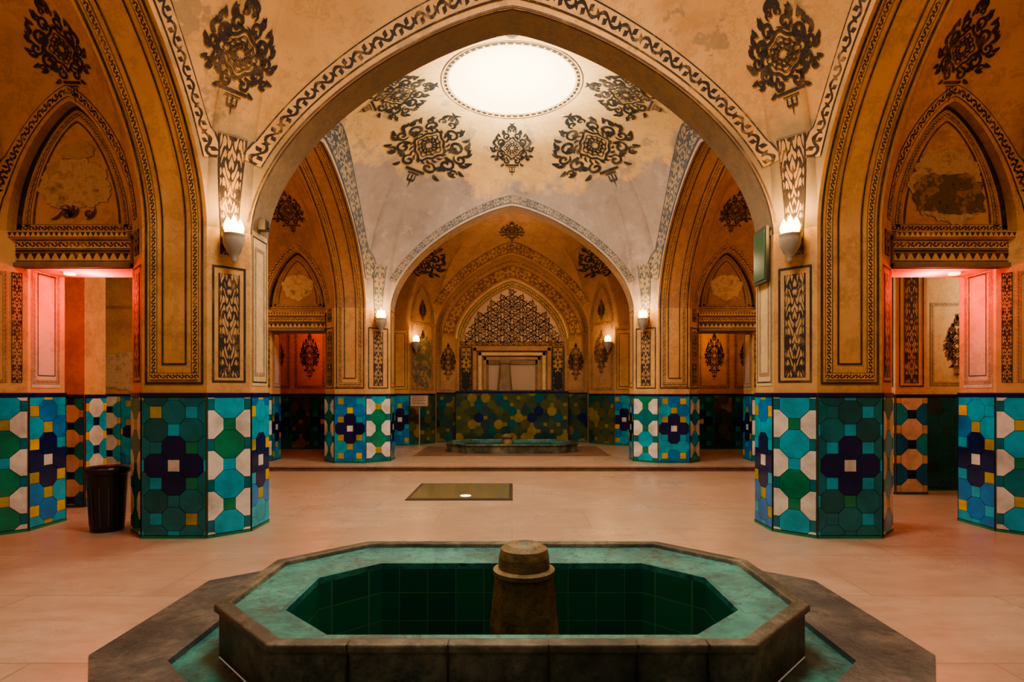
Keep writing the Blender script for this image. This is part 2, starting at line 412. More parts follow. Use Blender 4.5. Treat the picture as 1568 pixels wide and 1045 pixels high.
def tile_panel(mb, p0, p1, cen, z0, z1, kind, off=.014):
    p0, p1 = V((*p0, 0)), V((*p1, 0)); X = (p1-p0); w = X.length; X.normalize()
    n = X.cross(UP)
    if (V((*cen, 0))-p0).dot(n) > 0: n = -n
    O = p0
    pitch = .165
    rnd = random.Random(int((p0.x*31+p0.y*17+p1.x*7)*100))
    mb.face([O+n*(off-.006)+UP*z0, O+X*w+n*(off-.006)+UP*z0, O+X*w+n*(off-.006)+UP*z1, O+n*(off-.006)+UP*z1], 't_grout')
    cx = w/2; cz = z0+(z1-z0)*.50
    if kind[0] == 'B': pitch = min(w/2.05, .2)
    q = pitch*(.33 if kind[0] == 'A' else .28)
    ni = int(w/2/pitch)+2; nj = int((z1-z0)/2/pitch)+2
    for i in range(-ni, ni+1):
        for j in range(-nj, nj+1):
            X0, Z0 = cx+i*pitch, cz+j*pitch
            ev = (i+j) % 2 == 0
            if ev: P = [(X0-q, Z0-q), (X0+q, Z0-q), (X0+q, Z0+q), (X0-q, Z0+q)]
            else:
                a, b_ = pitch-q, q
                P = [(X0+x, Z0+z) for x, z in ((a, -b_), (a, b_), (b_, a), (-b_, a), (-a, b_), (-a, -b_), (-b_, -a), (b_, -a))]
            P = clip(P, .004, w-.004, z0+.03, z1-.045)
            if len(P) < 3 or area(P) < 2e-4: continue
            if kind == 'A':
                if ev: c = 'white' if i == j == 0 else rnd.choice(['turq', 'teal', 'green', 'turq', 'turq', 'gold' if abs(j) > 2 else 'turq'])
                else: c = 'navy' if abs(i)+abs(j) == 1 else rnd.choice(['teal', 'teal', 'deep', 'teal', 'teal'])
            elif kind == 'Ab':
                if ev: c = 'white' if i == j == 0 else rnd.choice(['yellow', 'gold', 'turq', 'gold', 'turq'])
                else: c = 'navy' if abs(i)+abs(j) == 1 else rnd.choice(['turq', 'blue', 'turq', 'blue'])
            elif kind == 'B':
                if ev: c = rnd.choice(['green', 'gold', 'turq', 'green']) if i == 0 else 'teal'
                else: c = rnd.choice(['teal', 'turq', 'turq', 'green']) if i == 0 else 'white'
            elif kind == 'Bw':
                if ev: c = 'yellow' if i else 'navy'
                else: c = 'white' if i == 0 else rnd.choice(['turq', 'blue', 'turq'])
            elif kind == 'M':
                c = rnd.choice(['moss', 'mustard', 'olive', 'deep', 'slate', 'moss', 'olive']) if not ev else rnd.choice(['slate', 'mustard', 'olive'])
                if not ev and (i % 8) in (3, 4, 5) and abs(j) < 2: c = 'navy' if rnd.random() < .5 else 'slate'
            elif kind == 'D':
                c = rnd.choice(['deep', 'slate', 'deep'])
            g = (sum(p[0] for p in P)/len(P), sum(p[1] for p in P)/len(P))
            P = [(g[0]+(p[0]-g[0])*.975, g[1]+(p[1]-g[1])*.975) for p in P]
            mb.face([O+X*p[0]+UP*p[1]+n*off for p in P], 't_'+c)
    for za, zb, c in ((z1-.04, z1, 't_navy'), (z0, z0+.025, 't_green')):
        a0 = O+n*(off+.004); mb.face([a0+UP*za, a0+X*w+UP*za, a0+X*w+UP*zb, a0+UP*zb], c)
    a0 = O+UP*z1; mb.face([a0, a0+X*w, a0+X*w+n*(off+.004), a0+n*(off+.004)], 't_navy')

def pier(poly, kinds, z0=0, zt=1.35, ztop=ZS, name='pier', paint=True, mat='gold', cham=True):
    e = empty(name)
    cen = (sum(p[0] for p in poly)/len(poly), sum(p[1] for p in poly)/len(poly))
    mb = MB(); n = len(poly)
    for i in range(n):
        p, q = poly[i], poly[(i+1) % n]
        mb.face([V((*p, z0)), V((*q, z0)), V((*q, ztop)), V((*p, ztop))], mat)
    mb.face([V((*p, ztop)) for p in poly], mat)
    mb.build('shaft', e)
    mb = MB()
    for i in range(n):
        if kinds[i]: tile_panel(mb, poly[i], poly[(i+1) % n], cen, z0, zt, kinds[i])
    mb.build('tile_dado', e, merge=False)
    if paint:
        mb = MB()
        for i in range(n):
            if not kinds[i]: continue
            p0, p1 = V((*poly[i], 0)), V((*poly[(i+1) % n], 0)); X = p1-p0; w = X.length; X.normalize()
            nn = X.cross(UP)
            if (V((*cen, 0))-p0).dot(nn) > 0: nn = -nn
            if kinds[i][0] == 'B' and cham:
                m_ = .045
                rect_frame(mb, p0, X, UP, nn, m_, w-m_, zt+.1, ztop-.35, .018, 'ink')
                if w > .26: flat_rib(mb, p0, X, UP, nn, w/2-.095, w/2+.095, zt+.15, ztop-.42, 'lattice')
                flat_rib(mb, p0, X, UP, nn, w/2-.08, w/2+.08, ztop-.24, ztop+.0, 'lattice')
        if mb.f: mb.build('painted_panels', e, merge=False)
    return e
NP = [(2.83, 5.3), (3.43, 5.3), (3.7, 5.57), (3.7, 5.97), (3.43, 6.25), (2.83, 6.25), (2.55, 5.97), (2.55, 5.57)]
NK = ['A', 'B', 'Ab', 'B', 'A', 'B', 'Ab', 'B']
FP = [(2.66, 10.4), (3.23, 10.4), (3.5, 10.7), (3.5, 11.1), (3.23, 11.4), (2.66, 11.4), (2.28, 11.1), (2.28, 10.7)]
FK = ['Ab', 'B', 'Ab', 'B', 'A', 'B', 'Ab', 'B']
for s in (-1, 1):
    pier(sym(NP, s), NK)
    pier([(s*x, 6.72-y) for x, y in NP], ['A', 'B', 'Ab', 'B', 'A', 'B', 'Ab', 'B'], paint=False)
    pier(sym(FP, s), FK, z0=.07, zt=1.33)
    pier(sym([(4.98, 5.3), (5.9, 5.3), (5.9, 6.25), (4.98, 6.25), (4.72, 6.03), (4.72, 5.57)], s), ['A', '', '', 'B', 'Ab', 'B'], cham=False)
    pier(sym([(4.75, 10.4), (5.9, 10.4), (5.9, 11.4), (4.75, 11.4), (4.5, 11.1), (4.5, 10.7)], s), ['A', '', '', 'B', 'Ab', 'B'], z0=.07, zt=1.33, cham=False)
pier([(5.1, 7.6), (5.52, 7.6), (5.52, 8.1), (5.1, 8.1)], ['Bw', 'Bw', 'Bw', 'Bw'], zt=1.33, ztop=3.4, mat='cream')
pier([(5.72, 7.9), (6.6, 7.9), (6.6, 8.3), (5.72, 8.3)], ['D', 'D', 'D', 'D'], zt=1.33, ztop=3.4, mat='cream', cham=False)
pier([(-5.35, 6.75), (-5.05, 6.75), (-5.05, 7.1), (-5.35, 7.1)], ['Bw']*4, zt=1.33, ztop=3.4, mat='gold', cham=False)

# ------------------------------------------------------------------ painted bands on arches & legs
mb = MB()
for s in (-1, 1):
    for key, zb in (('sn%d' % s, 1.5), ('sm%d' % s, 1.5)):
        A = archs[key]; W = A.W
        k_ = 'meander'
        arch_ribbon(mb, A, .03, .05, 'ink', zb-.05); arch_ribbon(mb, A, W-.05, W-.03, 'ink', zb-.05)
        arch_ribbon(mb, A, .075, .14, k_, zb); arch_ribbon(mb, A, W-.14, W-.075, k_, zb)
        arch_ribbon(mb, A, .185, .20, 'ink', zb+.12); arch_ribbon(mb, A, W-.20, W-.185, 'ink', zb+.12)
        for (end, dn) in ((-1, 1), (1, -1)):
            P = A.pt(end, 0, 0); Q = A.pt(end, 1, 0); X = (Q-P).normalized(); n = V((0, dn, 0))
            flat_rib(mb, P, X, UP, n, .03, W-.03, zb-.07, zb-.05, 'ink', False, .0065)
            flat_rib(mb, P, X, UP, n, .075, W-.075, zb-.03, zb+.035, 'meander', False, .0075)
            flat_rib(mb, P, X, UP, n, .185, W-.185, zb+.11, zb+.125, 'ink', False)
for key in ('main', 'rear'):
    A = archs[key]; W = A.W
    for (end, dn) in ((-1, 1), (1, -1)):
        P = A.pt(end, 0, 0); Q = A.pt(end, 1, 0); X = (Q-P).normalized(); n = V((dn, 0, 0))
        flat_rib(mb, P, X, UP, n, .03, W-.03, 1.42, 2.95, 'cream' if key == 'main' else 'gold', True, .004)
        rect_frame(mb, P, X, UP, n, .04, W-.04, 1.45, 2.9, .014, 'ink')
        rect_frame(mb, P, X, UP, n, .085, W-.085, 1.52, 2.8, .035, 'meander_c', .007)
    arch_ribbon(mb, A, 0.0, .02, 'brownline', ZS)
mb.build('arch_painting', None, merge=False)

def frieze(mb, bvh, P0, P1, rise, inward, o0, o1, mat, zmin, din=1.1):
    P0, P1 = V((*P0, 0)), V((*P1, 0)); Mid = (P0+P1)/2; d = (P1-P0).normalized(); a = (P1-P0).length/2
    ni = V((*inward, 0)); rows = []
    us = [math.sin(pi/2*(-1+k/60)) for k in range(121)]
    for u in us:
        r = []
        for o in [o0+(o1-o0)*q/3 for q in range(4)]:
            p = Mid+d*(a+o)*u; p.z = ZS+(rise+o)*h(u)
            hit = None
            for dd in (din, din*.6, din*.3):
                st = p+ni*dd
                loc, nn, _, dist = bvh.ray_cast(st, -ni, dd+1.5)
                if loc is not None: hit = loc+ni*.008+V((0, 0, -.005)); break
            r.append(hit)
        rows.append(r)
    v = 0; w = o1-o0
    for i in range(len(rows)-1):
        A_, B_ = rows[i], rows[i+1]
        if None in A_ or None in B_: continue
        if min(p.z for p in A_+B_) < zmin: continue
        dv = (B_[0]-A_[0]).length/w
        if (B_[0]-A_[0]).length > .5: continue
        for q in range(3):
            mb.face([A_[q], A_[q+1], B_[q+1], B_[q]], mat, [(q/3, v), ((q+1)/3, v), ((q+1)/3, v+dv), (q/3, v+dv)])
        v += dv
mb = MB()
frieze(mb, bvh_near, (-2.55, 5.57), (2.55, 5.57), R_main, (0, -1), .08, .25, 'meander', 3.5)
frieze(mb, bvh_near, (-2.55, 5.57), (2.55, 5.57), R_main, (0, -1), .01, .028, 'brownline', 3.0)
frieze(mb, bvh_mid, (-2.28, 10.7), (2.28, 10.7), R_far, (0, -1), .05, .17, 'meander_g', 3.4)
frieze(mb, bvh_back, (-1.95, 14.5), (1.95, 14.5), 1.96, (0, -1), .05, .25, 'lattice_b', 3.3)
for s in (-1, 1):
    frieze(mb, bvh_near, (s*2.83, 1.42), (s*2.83, 5.3), R_side, (-s, 0), .06, .215, 'meander', 3.5)
    frieze(mb, bvh_mid, (s*2.83, 6.25), (s*2.66, 10.4), R_side, (-s, 0), .05, .28, 'meander_g', 3.4)
    frieze(mb, bvh_an[s], (s*3.7, 5.57), (s*4.93, 5.57), R_n, (0, -1), .04, .14, 'meander', 3.0, .6)
    frieze(mb, bvh_an[s], (s*3.43, 1.42), (s*3.43, 5.3), R_side, (s, 0), .05, .075, 'brownline', 3.4, .5)
    frieze(mb, bvh_am[s], (s*3.5, 10.7), (s*4.6, 10.7), R_n2, (0, -1), .04, .13, 'meander', 3.0, .6)
    for bvh, pa, pb, cc, zz in ((bvh_near, V((s*2.83, 5.3, 0)), V((s*2.55, 5.57, 0)), V((0, 3.36, 0)), 3.75), (bvh_mid, V((s*2.66, 10.4, 0)), V((s*2.28, 10.7, 0)), V((0, 8.3, 0)), 3.7)):
        mid_ = (pa+pb)/2; X = (pb-pa).normalized(); ni = UP.cross(X)
        if (cc-mid_).dot(ni) < 0: ni = -ni
        prev = None; v = 0
        for k in range(15):
            z = 2.9+(zz-2.9)*k/14; wd = .08+.05*k/14; row = []
            for sx in (-1, 0, 1):
                o = mid_+X*wd*sx+UP*z+ni*.9
                loc, *_ = bvh.ray_cast(o, -ni, 3); row.append(loc+ni*.008 if loc else None)
            if prev and None not in row+prev:
                dv = (row[1]-prev[1]).length/(2*wd)
                for q in (0, 1): mb.face([prev[q], prev[q+1], row[q+1], row[q]], 'lattice' if bvh is bvh_near else 'meander_g', [(q/2, v), ((q+1)/2, v), ((q+1)/2, v+dv), (q/2, v+dv)])
                v += dv
            prev = row
for r0, r1, mt in ((.945, .985, 'dash'), (1.015, 1.03, 'brownline')):
    n = 96; v = 0
    prev = None
    for i in range(n+1):
        a = 2*pi*i/n; row = []
        for r in (r0, r1):
            loc, *_ = bvh_mid.ray_cast(V((r*math.cos(a), 8.3+r*math.sin(a), 4.5)), UP, 3)
            row.append(loc-V((0, 0, .008)) if loc else None)
        if prev and None not in row+prev:
            dv = (row[0]-prev[0]).length/.10
            mb.face([prev[0], prev[1], row[1], row[0]], mt, [(0, v), (1, v), (1, v+dv), (0, v+dv)]); v += dv
        prev = row
mb.build('painted_frieze', None, merge=False)

# ------------------------------------------------------------------ arabesque motifs
def spiral(cx, cy, r, a0, turns, dr, w, n=16):
    P = []; W = []
    for k in range(n+1):
        t = k/n; a = a0+dr*2*pi*turns*t; rr = r*(1-t*.85)
        P.append((cx+rr*math.cos(a), cy+rr*math.sin(a))); W.append(w*(.45+.9*math.sin(pi*min(1, t*1.0))**.5))
    return P, W
def leaf(x, y, a, L, w, bend=.5, n=6):
    P = []; W = []
    for k in range(n+1):
        t = k/n; aa = a+bend*t
        P.append((x+L*t*math.cos(aa), y+L*t*math.sin(aa))); W.append(w*math.sin(pi*(.08+.9*t)))
    return P, W
def motif(seed=0, wide=1.0, bold=1.0):
    S = []
    for r, w in ((1, .04), (.74, .018), (.5, .03), (.28, .02)):
        P = []
        for k in range(41):
            a = 2*pi*k/40; rr = .27*r*(1+.10*math.cos(4*a)+.07*math.cos(8*a))
            P.append((rr*math.cos(a)*1.05, rr*math.sin(a)*1.1))
        S.append((P, [w]*41))
    for k in range(12):
        a = 2*pi*k/12; S.append(leaf(.05*math.cos(a), .05*math.sin(a), a, .2, .03, .5))
    for k in range(20):
        a = 2*pi*k/20+.1; S.append(leaf(.29*math.cos(a), .31*math.sin(a), a, .12, .04, .9))
    for sx in (-1, 1):
        def q(st): return [(p[0]*sx*wide, p[1]) for p in st[0]], [w_*bold for w_ in st[1]]
        for (cx, cy, r, a0, t, d, w) in ((.33, .22, .14, -2.2, 1.3, 1, .036), (.36, -.2, .14, 2.2, 1.3, -1, .036), (.16, .42, .12, -1.6, 1.2, 1, .032),
                                      (.16, -.42, .11, 1.6, 1.2, -1, .032), (.50, .03, .11, 3.0, 1.3, 1, .032), (.07, .6, .07, -1.2, 1.1, 1, .028),
                                      (.50, .34, .07, 0, 1.1, -1, .028), (.52, -.30, .07, 0, 1.1, 1, .028)):
            S.append(q(spiral(cx, cy, r, a0, t, d, w)))
        for (x, y, a, L) in ((.46, .3, .9, .18), (.5, .12, .3, .2), (.52, -.08, -.3, .18), (.44, -.32, -.9, .16), (.28, .46, 1.2, .18), (.1, .62, 1.2, .2),
                             (.27, -.5, -1.2, .14), (.36, .4, .4, .16), (.60, .0, 0, .14), (.2, .3, 1.9, .14), (.02, .66, 1.3, .26), (.3, 0.05, 1.2, .12), (.3, -.05, -1.2, .12),
                             (.42, .1, 2, .14), (.4, -.34, 2.4, .14), (.2, .52, .3, .16), (.24, -.36, -.3, .14), (.56, .2, 1.3, .14), (.58, -.2, -1.1, .14)):
            S.append(q(leaf(x, y, a, L, .06, .7)))
    S.append(([(-.2, -.56), (.2, -.56)], [.05, .05])); S.append(([(-.12, -.63), (.12, -.63)], [.022, .022]))
    S.append(([(-.07, -.78), (.07, -.78)], [.04, .04])); S.append(([(-.07, -.66), (-.07, -.78)], [.02, .02])); S.append(([(.07, -.66), (.07, -.78)], [.02, .02]))
    S.append(([(0, -.66), (0, -.92)], [.03, .01]))
    return S
def put_strokes(mb, S, mapf, mat):
    for P, W in S:
        L = []; R = []
        n = len(P)
        for i in range(n):
            a = P[max(0, i-1)]; b_ = P[min(n-1, i+1)]
            tx, ty = b_[0]-a[0], b_[1]-a[1]; l = math.hypot(tx, ty) or 1
            nx, ny = -ty/l*W[i]/2, tx/l*W[i]/2
            L.append(mapf(P[i][0]+nx, P[i][1]+ny)); R.append(mapf(P[i][0]-nx, P[i][1]-ny))
        for i in range(n-1):
            q = [L[i], R[i], R[i+1], L[i+1]]
            if any(x is None for x in q): continue
            if (q[0]-q[2]).length > .6: continue
            mb.face(q, mat)
def dome_map(bvh, origin, tx, ty, center, size, loc=None):
    if loc is None: loc, *_ = bvh.ray_cast(V((tx, ty, 3.0)), UP, 5)
    if loc is None: return None
    o = V(origin); d = (loc-o).normalized()
    top = V(center)-loc; up = (top-d*top.dot(d)).normalized(); right = d.cross(up).normalized()
    def f(a, b_):
        p = loc+right*a*size+up*b_*size
        dd = (p-o).normalized()
        l2, *_ = bvh.ray_cast(o, dd, 12)
        return None if l2 is None else l2-dd*.012
    return f
def toward(bvh, o, t):
    o = V(o); loc, *_ = bvh.ray_cast(o, (V(t)-o).normalized(), 12); return loc
mb = MB(); mo = motif()
for k in range(8):
    a = k*pi/4; r = 1.95 if k % 2 else 1.62
    sz = .90 if k % 2 else (.60 if k in (2, 6) else .68)
    f = dome_map(bvh_mid, (0, 8.3, 3.2), r*math.cos(a)*1.02, 8.3+r*math.sin(a), (0, 8.3, 5.9), sz)
    if f: put_strokes(mb, motif(0, 1.35 if k % 2 else (.9 if k in (2, 6) else 1.15), 1.25), f, 'inkg')
for s in (-1, 1):
    l_ = toward(bvh_near, (0, 3.36, 2.8), (s*2.36, 5.1, 4.36))
    f = dome_map(bvh_near, (0, 3.36, 2.8), 0, 0, (0, 3.36, 5.9), .58, l_)
    if f: put_strokes(mb, motif(0, .78, 1.1), f, 'ink')
    l_ = toward(bvh_an[s], (s*4.31, 3.6, 2.6), (s*4.25, 5.3, 4.50))
    f = dome_map(bvh_an[s], (s*4.31, 3.6, 2.6), 0, 0, (s*4.31, 3.36, 5.6), .48, l_)
    if f: put_strokes(mb, motif(0, .9, 1.1), f, 'ink')
    f = dome_map(bvh_am[s], (s*4.1, 8.6, 2.8), s*4.05, 10.35, (s*4.1, 8.3, 5.5), .5)
    if f: put_strokes(mb, motif(0, .9, 1.1), f, 'ink')
    l_ = toward(bvh_back, (0, 12.6, 3.0), (s*1.85, 13.7, 4.35))
    f = dome_map(bvh_back, (0, 12.6, 3.0), 0, 0, (0, 12.8, 5.4), .75, l_)
    if f: put_strokes(mb, motif(0, 1.1, 1.3), f, 'ink')
f = dome_map(bvh_back, (0, 12.6, 3.0), 0, 13.8, (0, 12.8, 5.4), .45)
if f: put_strokes(mb, mo, f, 'ink')
mb.build('painted_arabesque', None, merge=False)

# ------------------------------------------------------------------ door niches
def fill_arch(mb, P0, P1, rise, z0, mat, zs=ZS):
    P0, P1 = V((*P0, 0)), V((*P1, 0))
    for i in range(len(US)-1):
        a = P0.lerp(P1, (US[i]+1)/2); c_ = P0.lerp(P1, (US[i+1]+1)/2)
        mb.face([a+UP*z0, c_+UP*z0, c_+UP*(zs+rise*h(US[i+1])), a+UP*(zs+rise*h(US[i]))], mat)
def arch_line(mb, O, X, n, a, zs, rise, w, mat, off=.006, base=None):
    v = 0
    for i in range(len(US)-1):
        u0, u1 = US[i], US[i+1]
        p = [O+X*(a*u0)+UP*(zs+rise*h(u0)), O+X*(a*u1)+UP*(zs+rise*h(u1)), O+X*((a-w)*u1)+UP*(zs+(rise-w)*h(u1)), O+X*((a-w)*u0)+UP*(zs+(rise-w)*h(u0))]
        d = (p[1]-p[0]).length/w
        mb.face([q+n*off for q in p], mat, [(0, v), (0, v+d), (1, v+d), (1, v)]); v += d
def blob(mb, O, X, n, cx, cz, rx, rz, mat, seed, off=.009, sq=2.0):
    r = random.Random(seed); ph = [r.uniform(0, 6.28) for _ in range(6)]
    P = []
    for k in range(140):
        a = 2*pi*k/140; q = 1+.05*math.sin(2*a+ph[0])+.05*math.sin(3*a+ph[1])+.04*math.sin(7*a+ph[2])+.03*math.sin(13*a+ph[3])+.025*math.sin(23*a+ph[4])+.02*math.sin(41*a+ph[5])
        ca, sa = math.cos(a), math.sin(a)
        e_ = 2/sq
        P.append(O+X*(cx+rx*q*math.copysign(abs(ca)**e_, ca))+UP*(cz+rz*q*math.copysign(abs(sa)**e_, sa))+n*off)
    mb.face(P, mat)
for s in (-1, 1):
    for (x0, x1, yf, rise, zl0, zl1, key) in ((3.68, 4.95, 5.57, R_n, 2.56, 2.88, 0), (3.48, 4.62, 10.7, R_n2, 2.5, 2.83, 1)):
        e = empty('door_niche')
        xm = (3.7+4.93)/2 if key == 0 else 4.05
        hw = (4.93-3.7)/2 if key == 0 else .55
        mb = MB()
        for yy in (yf+.10, yf+.34):
            fill_arch(mb, (s*(xm-hw), yy), (s*(xm+hw), yy), rise, zl0, 'gold' if key == 0 else 'brownp')
        A = Arch((s*(xm-hw), yf), (s*(xm+hw), yf), (s*(xm-hw), yf+.4), (s*(xm+hw), yf+.4), rise)
        soffit(mb, A, 'gold')
        mb.build('tympanum', e)
        mb = MB(); box(mb, s*x0, s*x1, yf-.06, yf+.42, zl0, zl1, 'gold' if key == 0 else 'brownp'); box(mb, s*x0, s*x1, yf-.10, yf, zl1-.05, zl1+.02, 'gold')
        box(mb, s*x0, s*x1, yf-.08, yf, zl0, zl0+.05, 'soffit')
        mb.build('lintel', e, bevel=.008)
        mb = MB(); X = V((s, 0, 0)); n = V((0, -1, 0)); O = V((0, yf-.06, 0))
        flat_rib(mb, O, X, UP, n, x0, x1, zl0+.06, zl0+.14, 'dentil', False); flat_rib(mb, O, X, UP, n, x0, x1, zl0+.15, zl0+.17, 'ink', False)
        flat_rib(mb, O, X, UP, n, x0, x1, zl0+.18, zl0+.26, 'meander', False)
        O2 = V((0, yf-.10, 0)); flat_rib(mb, O2, X, UP, n, x0, x1, zl1-.04, zl1+.01, 'dentil', False)
        O = V((s*xm, yf+.10, 0))
        arch_line(mb, O, X, n, hw-.02, ZS+.07, rise-.06, .05, 'ink')
        arch_line(mb, O, X, n, hw-.10, ZS+.10, rise-.16, .05, 'meander')
        arch_line(mb, O, X, n, hw-.18, ZS+.13, rise-.28, .02, 'brownline')
        flat_rib(mb, O, X, UP, n, -hw+.02, hw-.02, ZS+.05, ZS+.12, 'meander', False)
        if key == 0:
            if s < 0:
                blob(mb, O, X, n, .02, ZS+.52, .33, .25, 'murallight', 3, .009, 2.6)
                blob(mb, O, X, n, .0, ZS+.85, .18, .09, 'wornl', 9, .010)
                S_ = [leaf(-.06+.0*k, .02, .3+.5*k, .13, .035, .6) for k in range(4)]+[spiral(.12, .05, .04, 0, 1.2, 1, .016), spiral(-.10, .05, .045, 2, 1.2, -1, .016), leaf(.1, .0, .2, .16, .03, .8), leaf(-.25, .0, .1, .16, .03, .6)]
                put_strokes(mb, S_, lambda a, b_: O-X*a+UP*(ZS+.17+b_)+n*.014, 'brownline')
            else:
                blob(mb, O, X, n, .0, ZS+.50, .36, .35, 'murallight', 5, .009, 2.4)
                blob(mb, O, X, n, .02, ZS+.42, .34, .20, 'muraldark', 11, .012, 3.4)
        else: blob(mb, O, X, n, .0, ZS+.45, .28, .25, 'murallight', 8)
        mb.build('painting', e, merge=False)
        mb = MB(); xo = 4.72 if key == 0 else 4.5; O = V((s*xo, yf+.02, 0)); Y = V((0, 1, 0)); n = V((-s, 0, 0))
        flat_rib(mb, O, Y, UP, n, .02, .38, 1.4, zl0, 'white', True, .004)
        rect_frame(mb, O, Y, UP, n, .03, .37, 1.44, zl0, .04, 'meander_c', .007)
        rect_frame(mb, O, Y, UP, n, .09, .31, 1.52, zl0-.02, .008, 'ink', .007)
        xo = 3.7 if key == 0 else 3.5
        O = V((s*xo, yf+.02, 0)); n = V((s, 0, 0))
        rect_frame(mb, O, Y, UP, n, .03, .37, 1.44, zl0, .04, 'meander', .007)
        p0 = V((s*(4.72 if key == 0 else 4.5), yf, 0)); p1 = V((s*(4.98 if key == 0 else 4.75), yf-.27 if key == 0 else 10.4, 0)); X2 = (p1-p0).normalized(); w2 = (p1-p0).length
        n2 = X2.cross(UP)
        if n2.y > 0: n2 = -n2
        flat_rib(mb, p0, X2, UP, n2, .04, .12, 1.45, zl0-.05, 'lattice')
        rect_frame(mb, p0, X2, UP, n2, .15, w2-.02, 1.45, zl0-.05, .03, 'meander')
        mb.build('jamb_painting', e, merge=False)

# ------------------------------------------------------------------ outer walls
for s, nm in ((-1, 'wall_left'), (1, 'wall_right')):
    mb = MB()
    fill_arch(mb, (s*5.2, 1.42), (s*5.2, 5.3), R_side, 0, 'gold')
    box(mb, s*5.2, s*5.4, -1, 1.42, 0, 3.0, 'gold')
    mb.face([V((s*5.2, 10.15, 0)), V((s*9, 10.15, 0)), V((s*9, 10.15, 5.2)), V((s*5.2, 10.15, 5.2))], 'gold' if s < 0 else 'cream')
    mb.face([V((s*9, 6.2, 0)), V((s*9, 10.15, 0)), V((s*9, 10.15, 5.2)), V((s*9, 6.2, 5.2))], 'gold')
    mb.face([V((s*5.8, 6.24, 0)), V((s*9, 6.24, 0)), V((s*9, 6.24, 5.2)), V((s*5.8, 6.24, 5.2))], 'gold')
    mb.face([V((s*4.95, 6.1, 3.4)), V((s*9, 6.1, 3.4)), V((s*9, 10.4, 3.4)), V((s*5.22, 10.4, 3.4))], 'gold')
    fill_arch(mb, (s*5.22, 6.25), (s*4.92, 10.4), R_side, 3.4, 'brownp')
    mb.face([V((s*2.97, 13.0, 0)), V((s*6.2, 13.0, 0)), V((s*6.2, 13.0, 3.2)), V((s*2.97, 13.0, 3.2))], 'gold')
    mb.face([V((s*6.2, 11.0, 0)), V((s*6.2, 13.0, 0)), V((s*6.2, 13.0, 3.2)), V((s*6.2, 11.0, 3.2))], 'gold')
    mb.face([V((s*2.97, 11.0, 3.2)), V((s*6.2, 11.0, 3.2)), V((s*6.2, 13.0, 3.2)), V((s*2.97, 13.0, 3.2))], 'gold')
    x = 5.3; k = 0
    while x < 8.9:
        w = .62 if k % 2 == 0 else .4
        tile_panel(mb, (s*x, 10.15), (s*(x+w), 10.15), (s*x, 12), 0, 1.33, 'A' if k % 4 == 0 else ('Ab' if k % 2 == 0 else 'Bw'))
        x += w; k += 1
    x = 3.0; k = 0
    while x < 6.0:
        w = .6 if k % 2 == 0 else .4
        tile_panel(mb, (s*x, 13.0), (s*(x+w), 13.0), (s*x, 15), .07, 1.33, 'A' if k % 2 == 0 else 'M')
        x += w; k += 1
    O = V((0, 10.15, 0)); X = V((s, 0, 0)); n = V((0, -1, 0))
    rect_frame(mb, O, X, UP, n, 6.5, 7.3, 1.5, 2.9, .06, 'brownp'); rect_frame(mb, O, X, UP, n, 7.5, 8.3, 1.5, 2.9, .06, 'meander')
    rect_frame(mb, O, X, UP, n, 5.6, 6.35, 1.5, 2.9, .06, 'meander')
    if s < 0: blob(mb, O, X, n, 6.9, 1.75, .5, .35, 'murallight', 4, .016)
    for cx in (5.98, 7.9):
        put_strokes(mb, motif(0, .45), lambda a, b_: O+X*(cx+a*.6)+UP*(2.2+b_*.6)+n*.012, 'brownline')
    O = V((0, 13.0, 0))
    for cx in (3.75, 4.6, 5.4):
        rect_frame(mb, O, X, UP, n, cx-.35, cx+.35, 1.45, 2.9, .07, 'meander')
        put_strokes(mb, motif(0, .5), lambda a, b_: O+X*(cx+a*.6)+UP*(2.2+b_*.6)+n*.012, 'brownline')
    mb.build(nm, None, merge=False)
mb = MB(); O = V((5.72, 7.9, 0)); X = V((1, 0, 0)); n = V((0, -1, 0))
rect_frame(mb, O, X, UP, n, .06, .8, 1.45, 2.6, .05, 'meander_c'); put_strokes(mb, motif(0, .45), lambda a, b_: O+X*(.43+a*.5)+UP*(2.0+b_*.5)+n*.012, 'brownline')
mb.build('wall_panel_painting', None, merge=False)

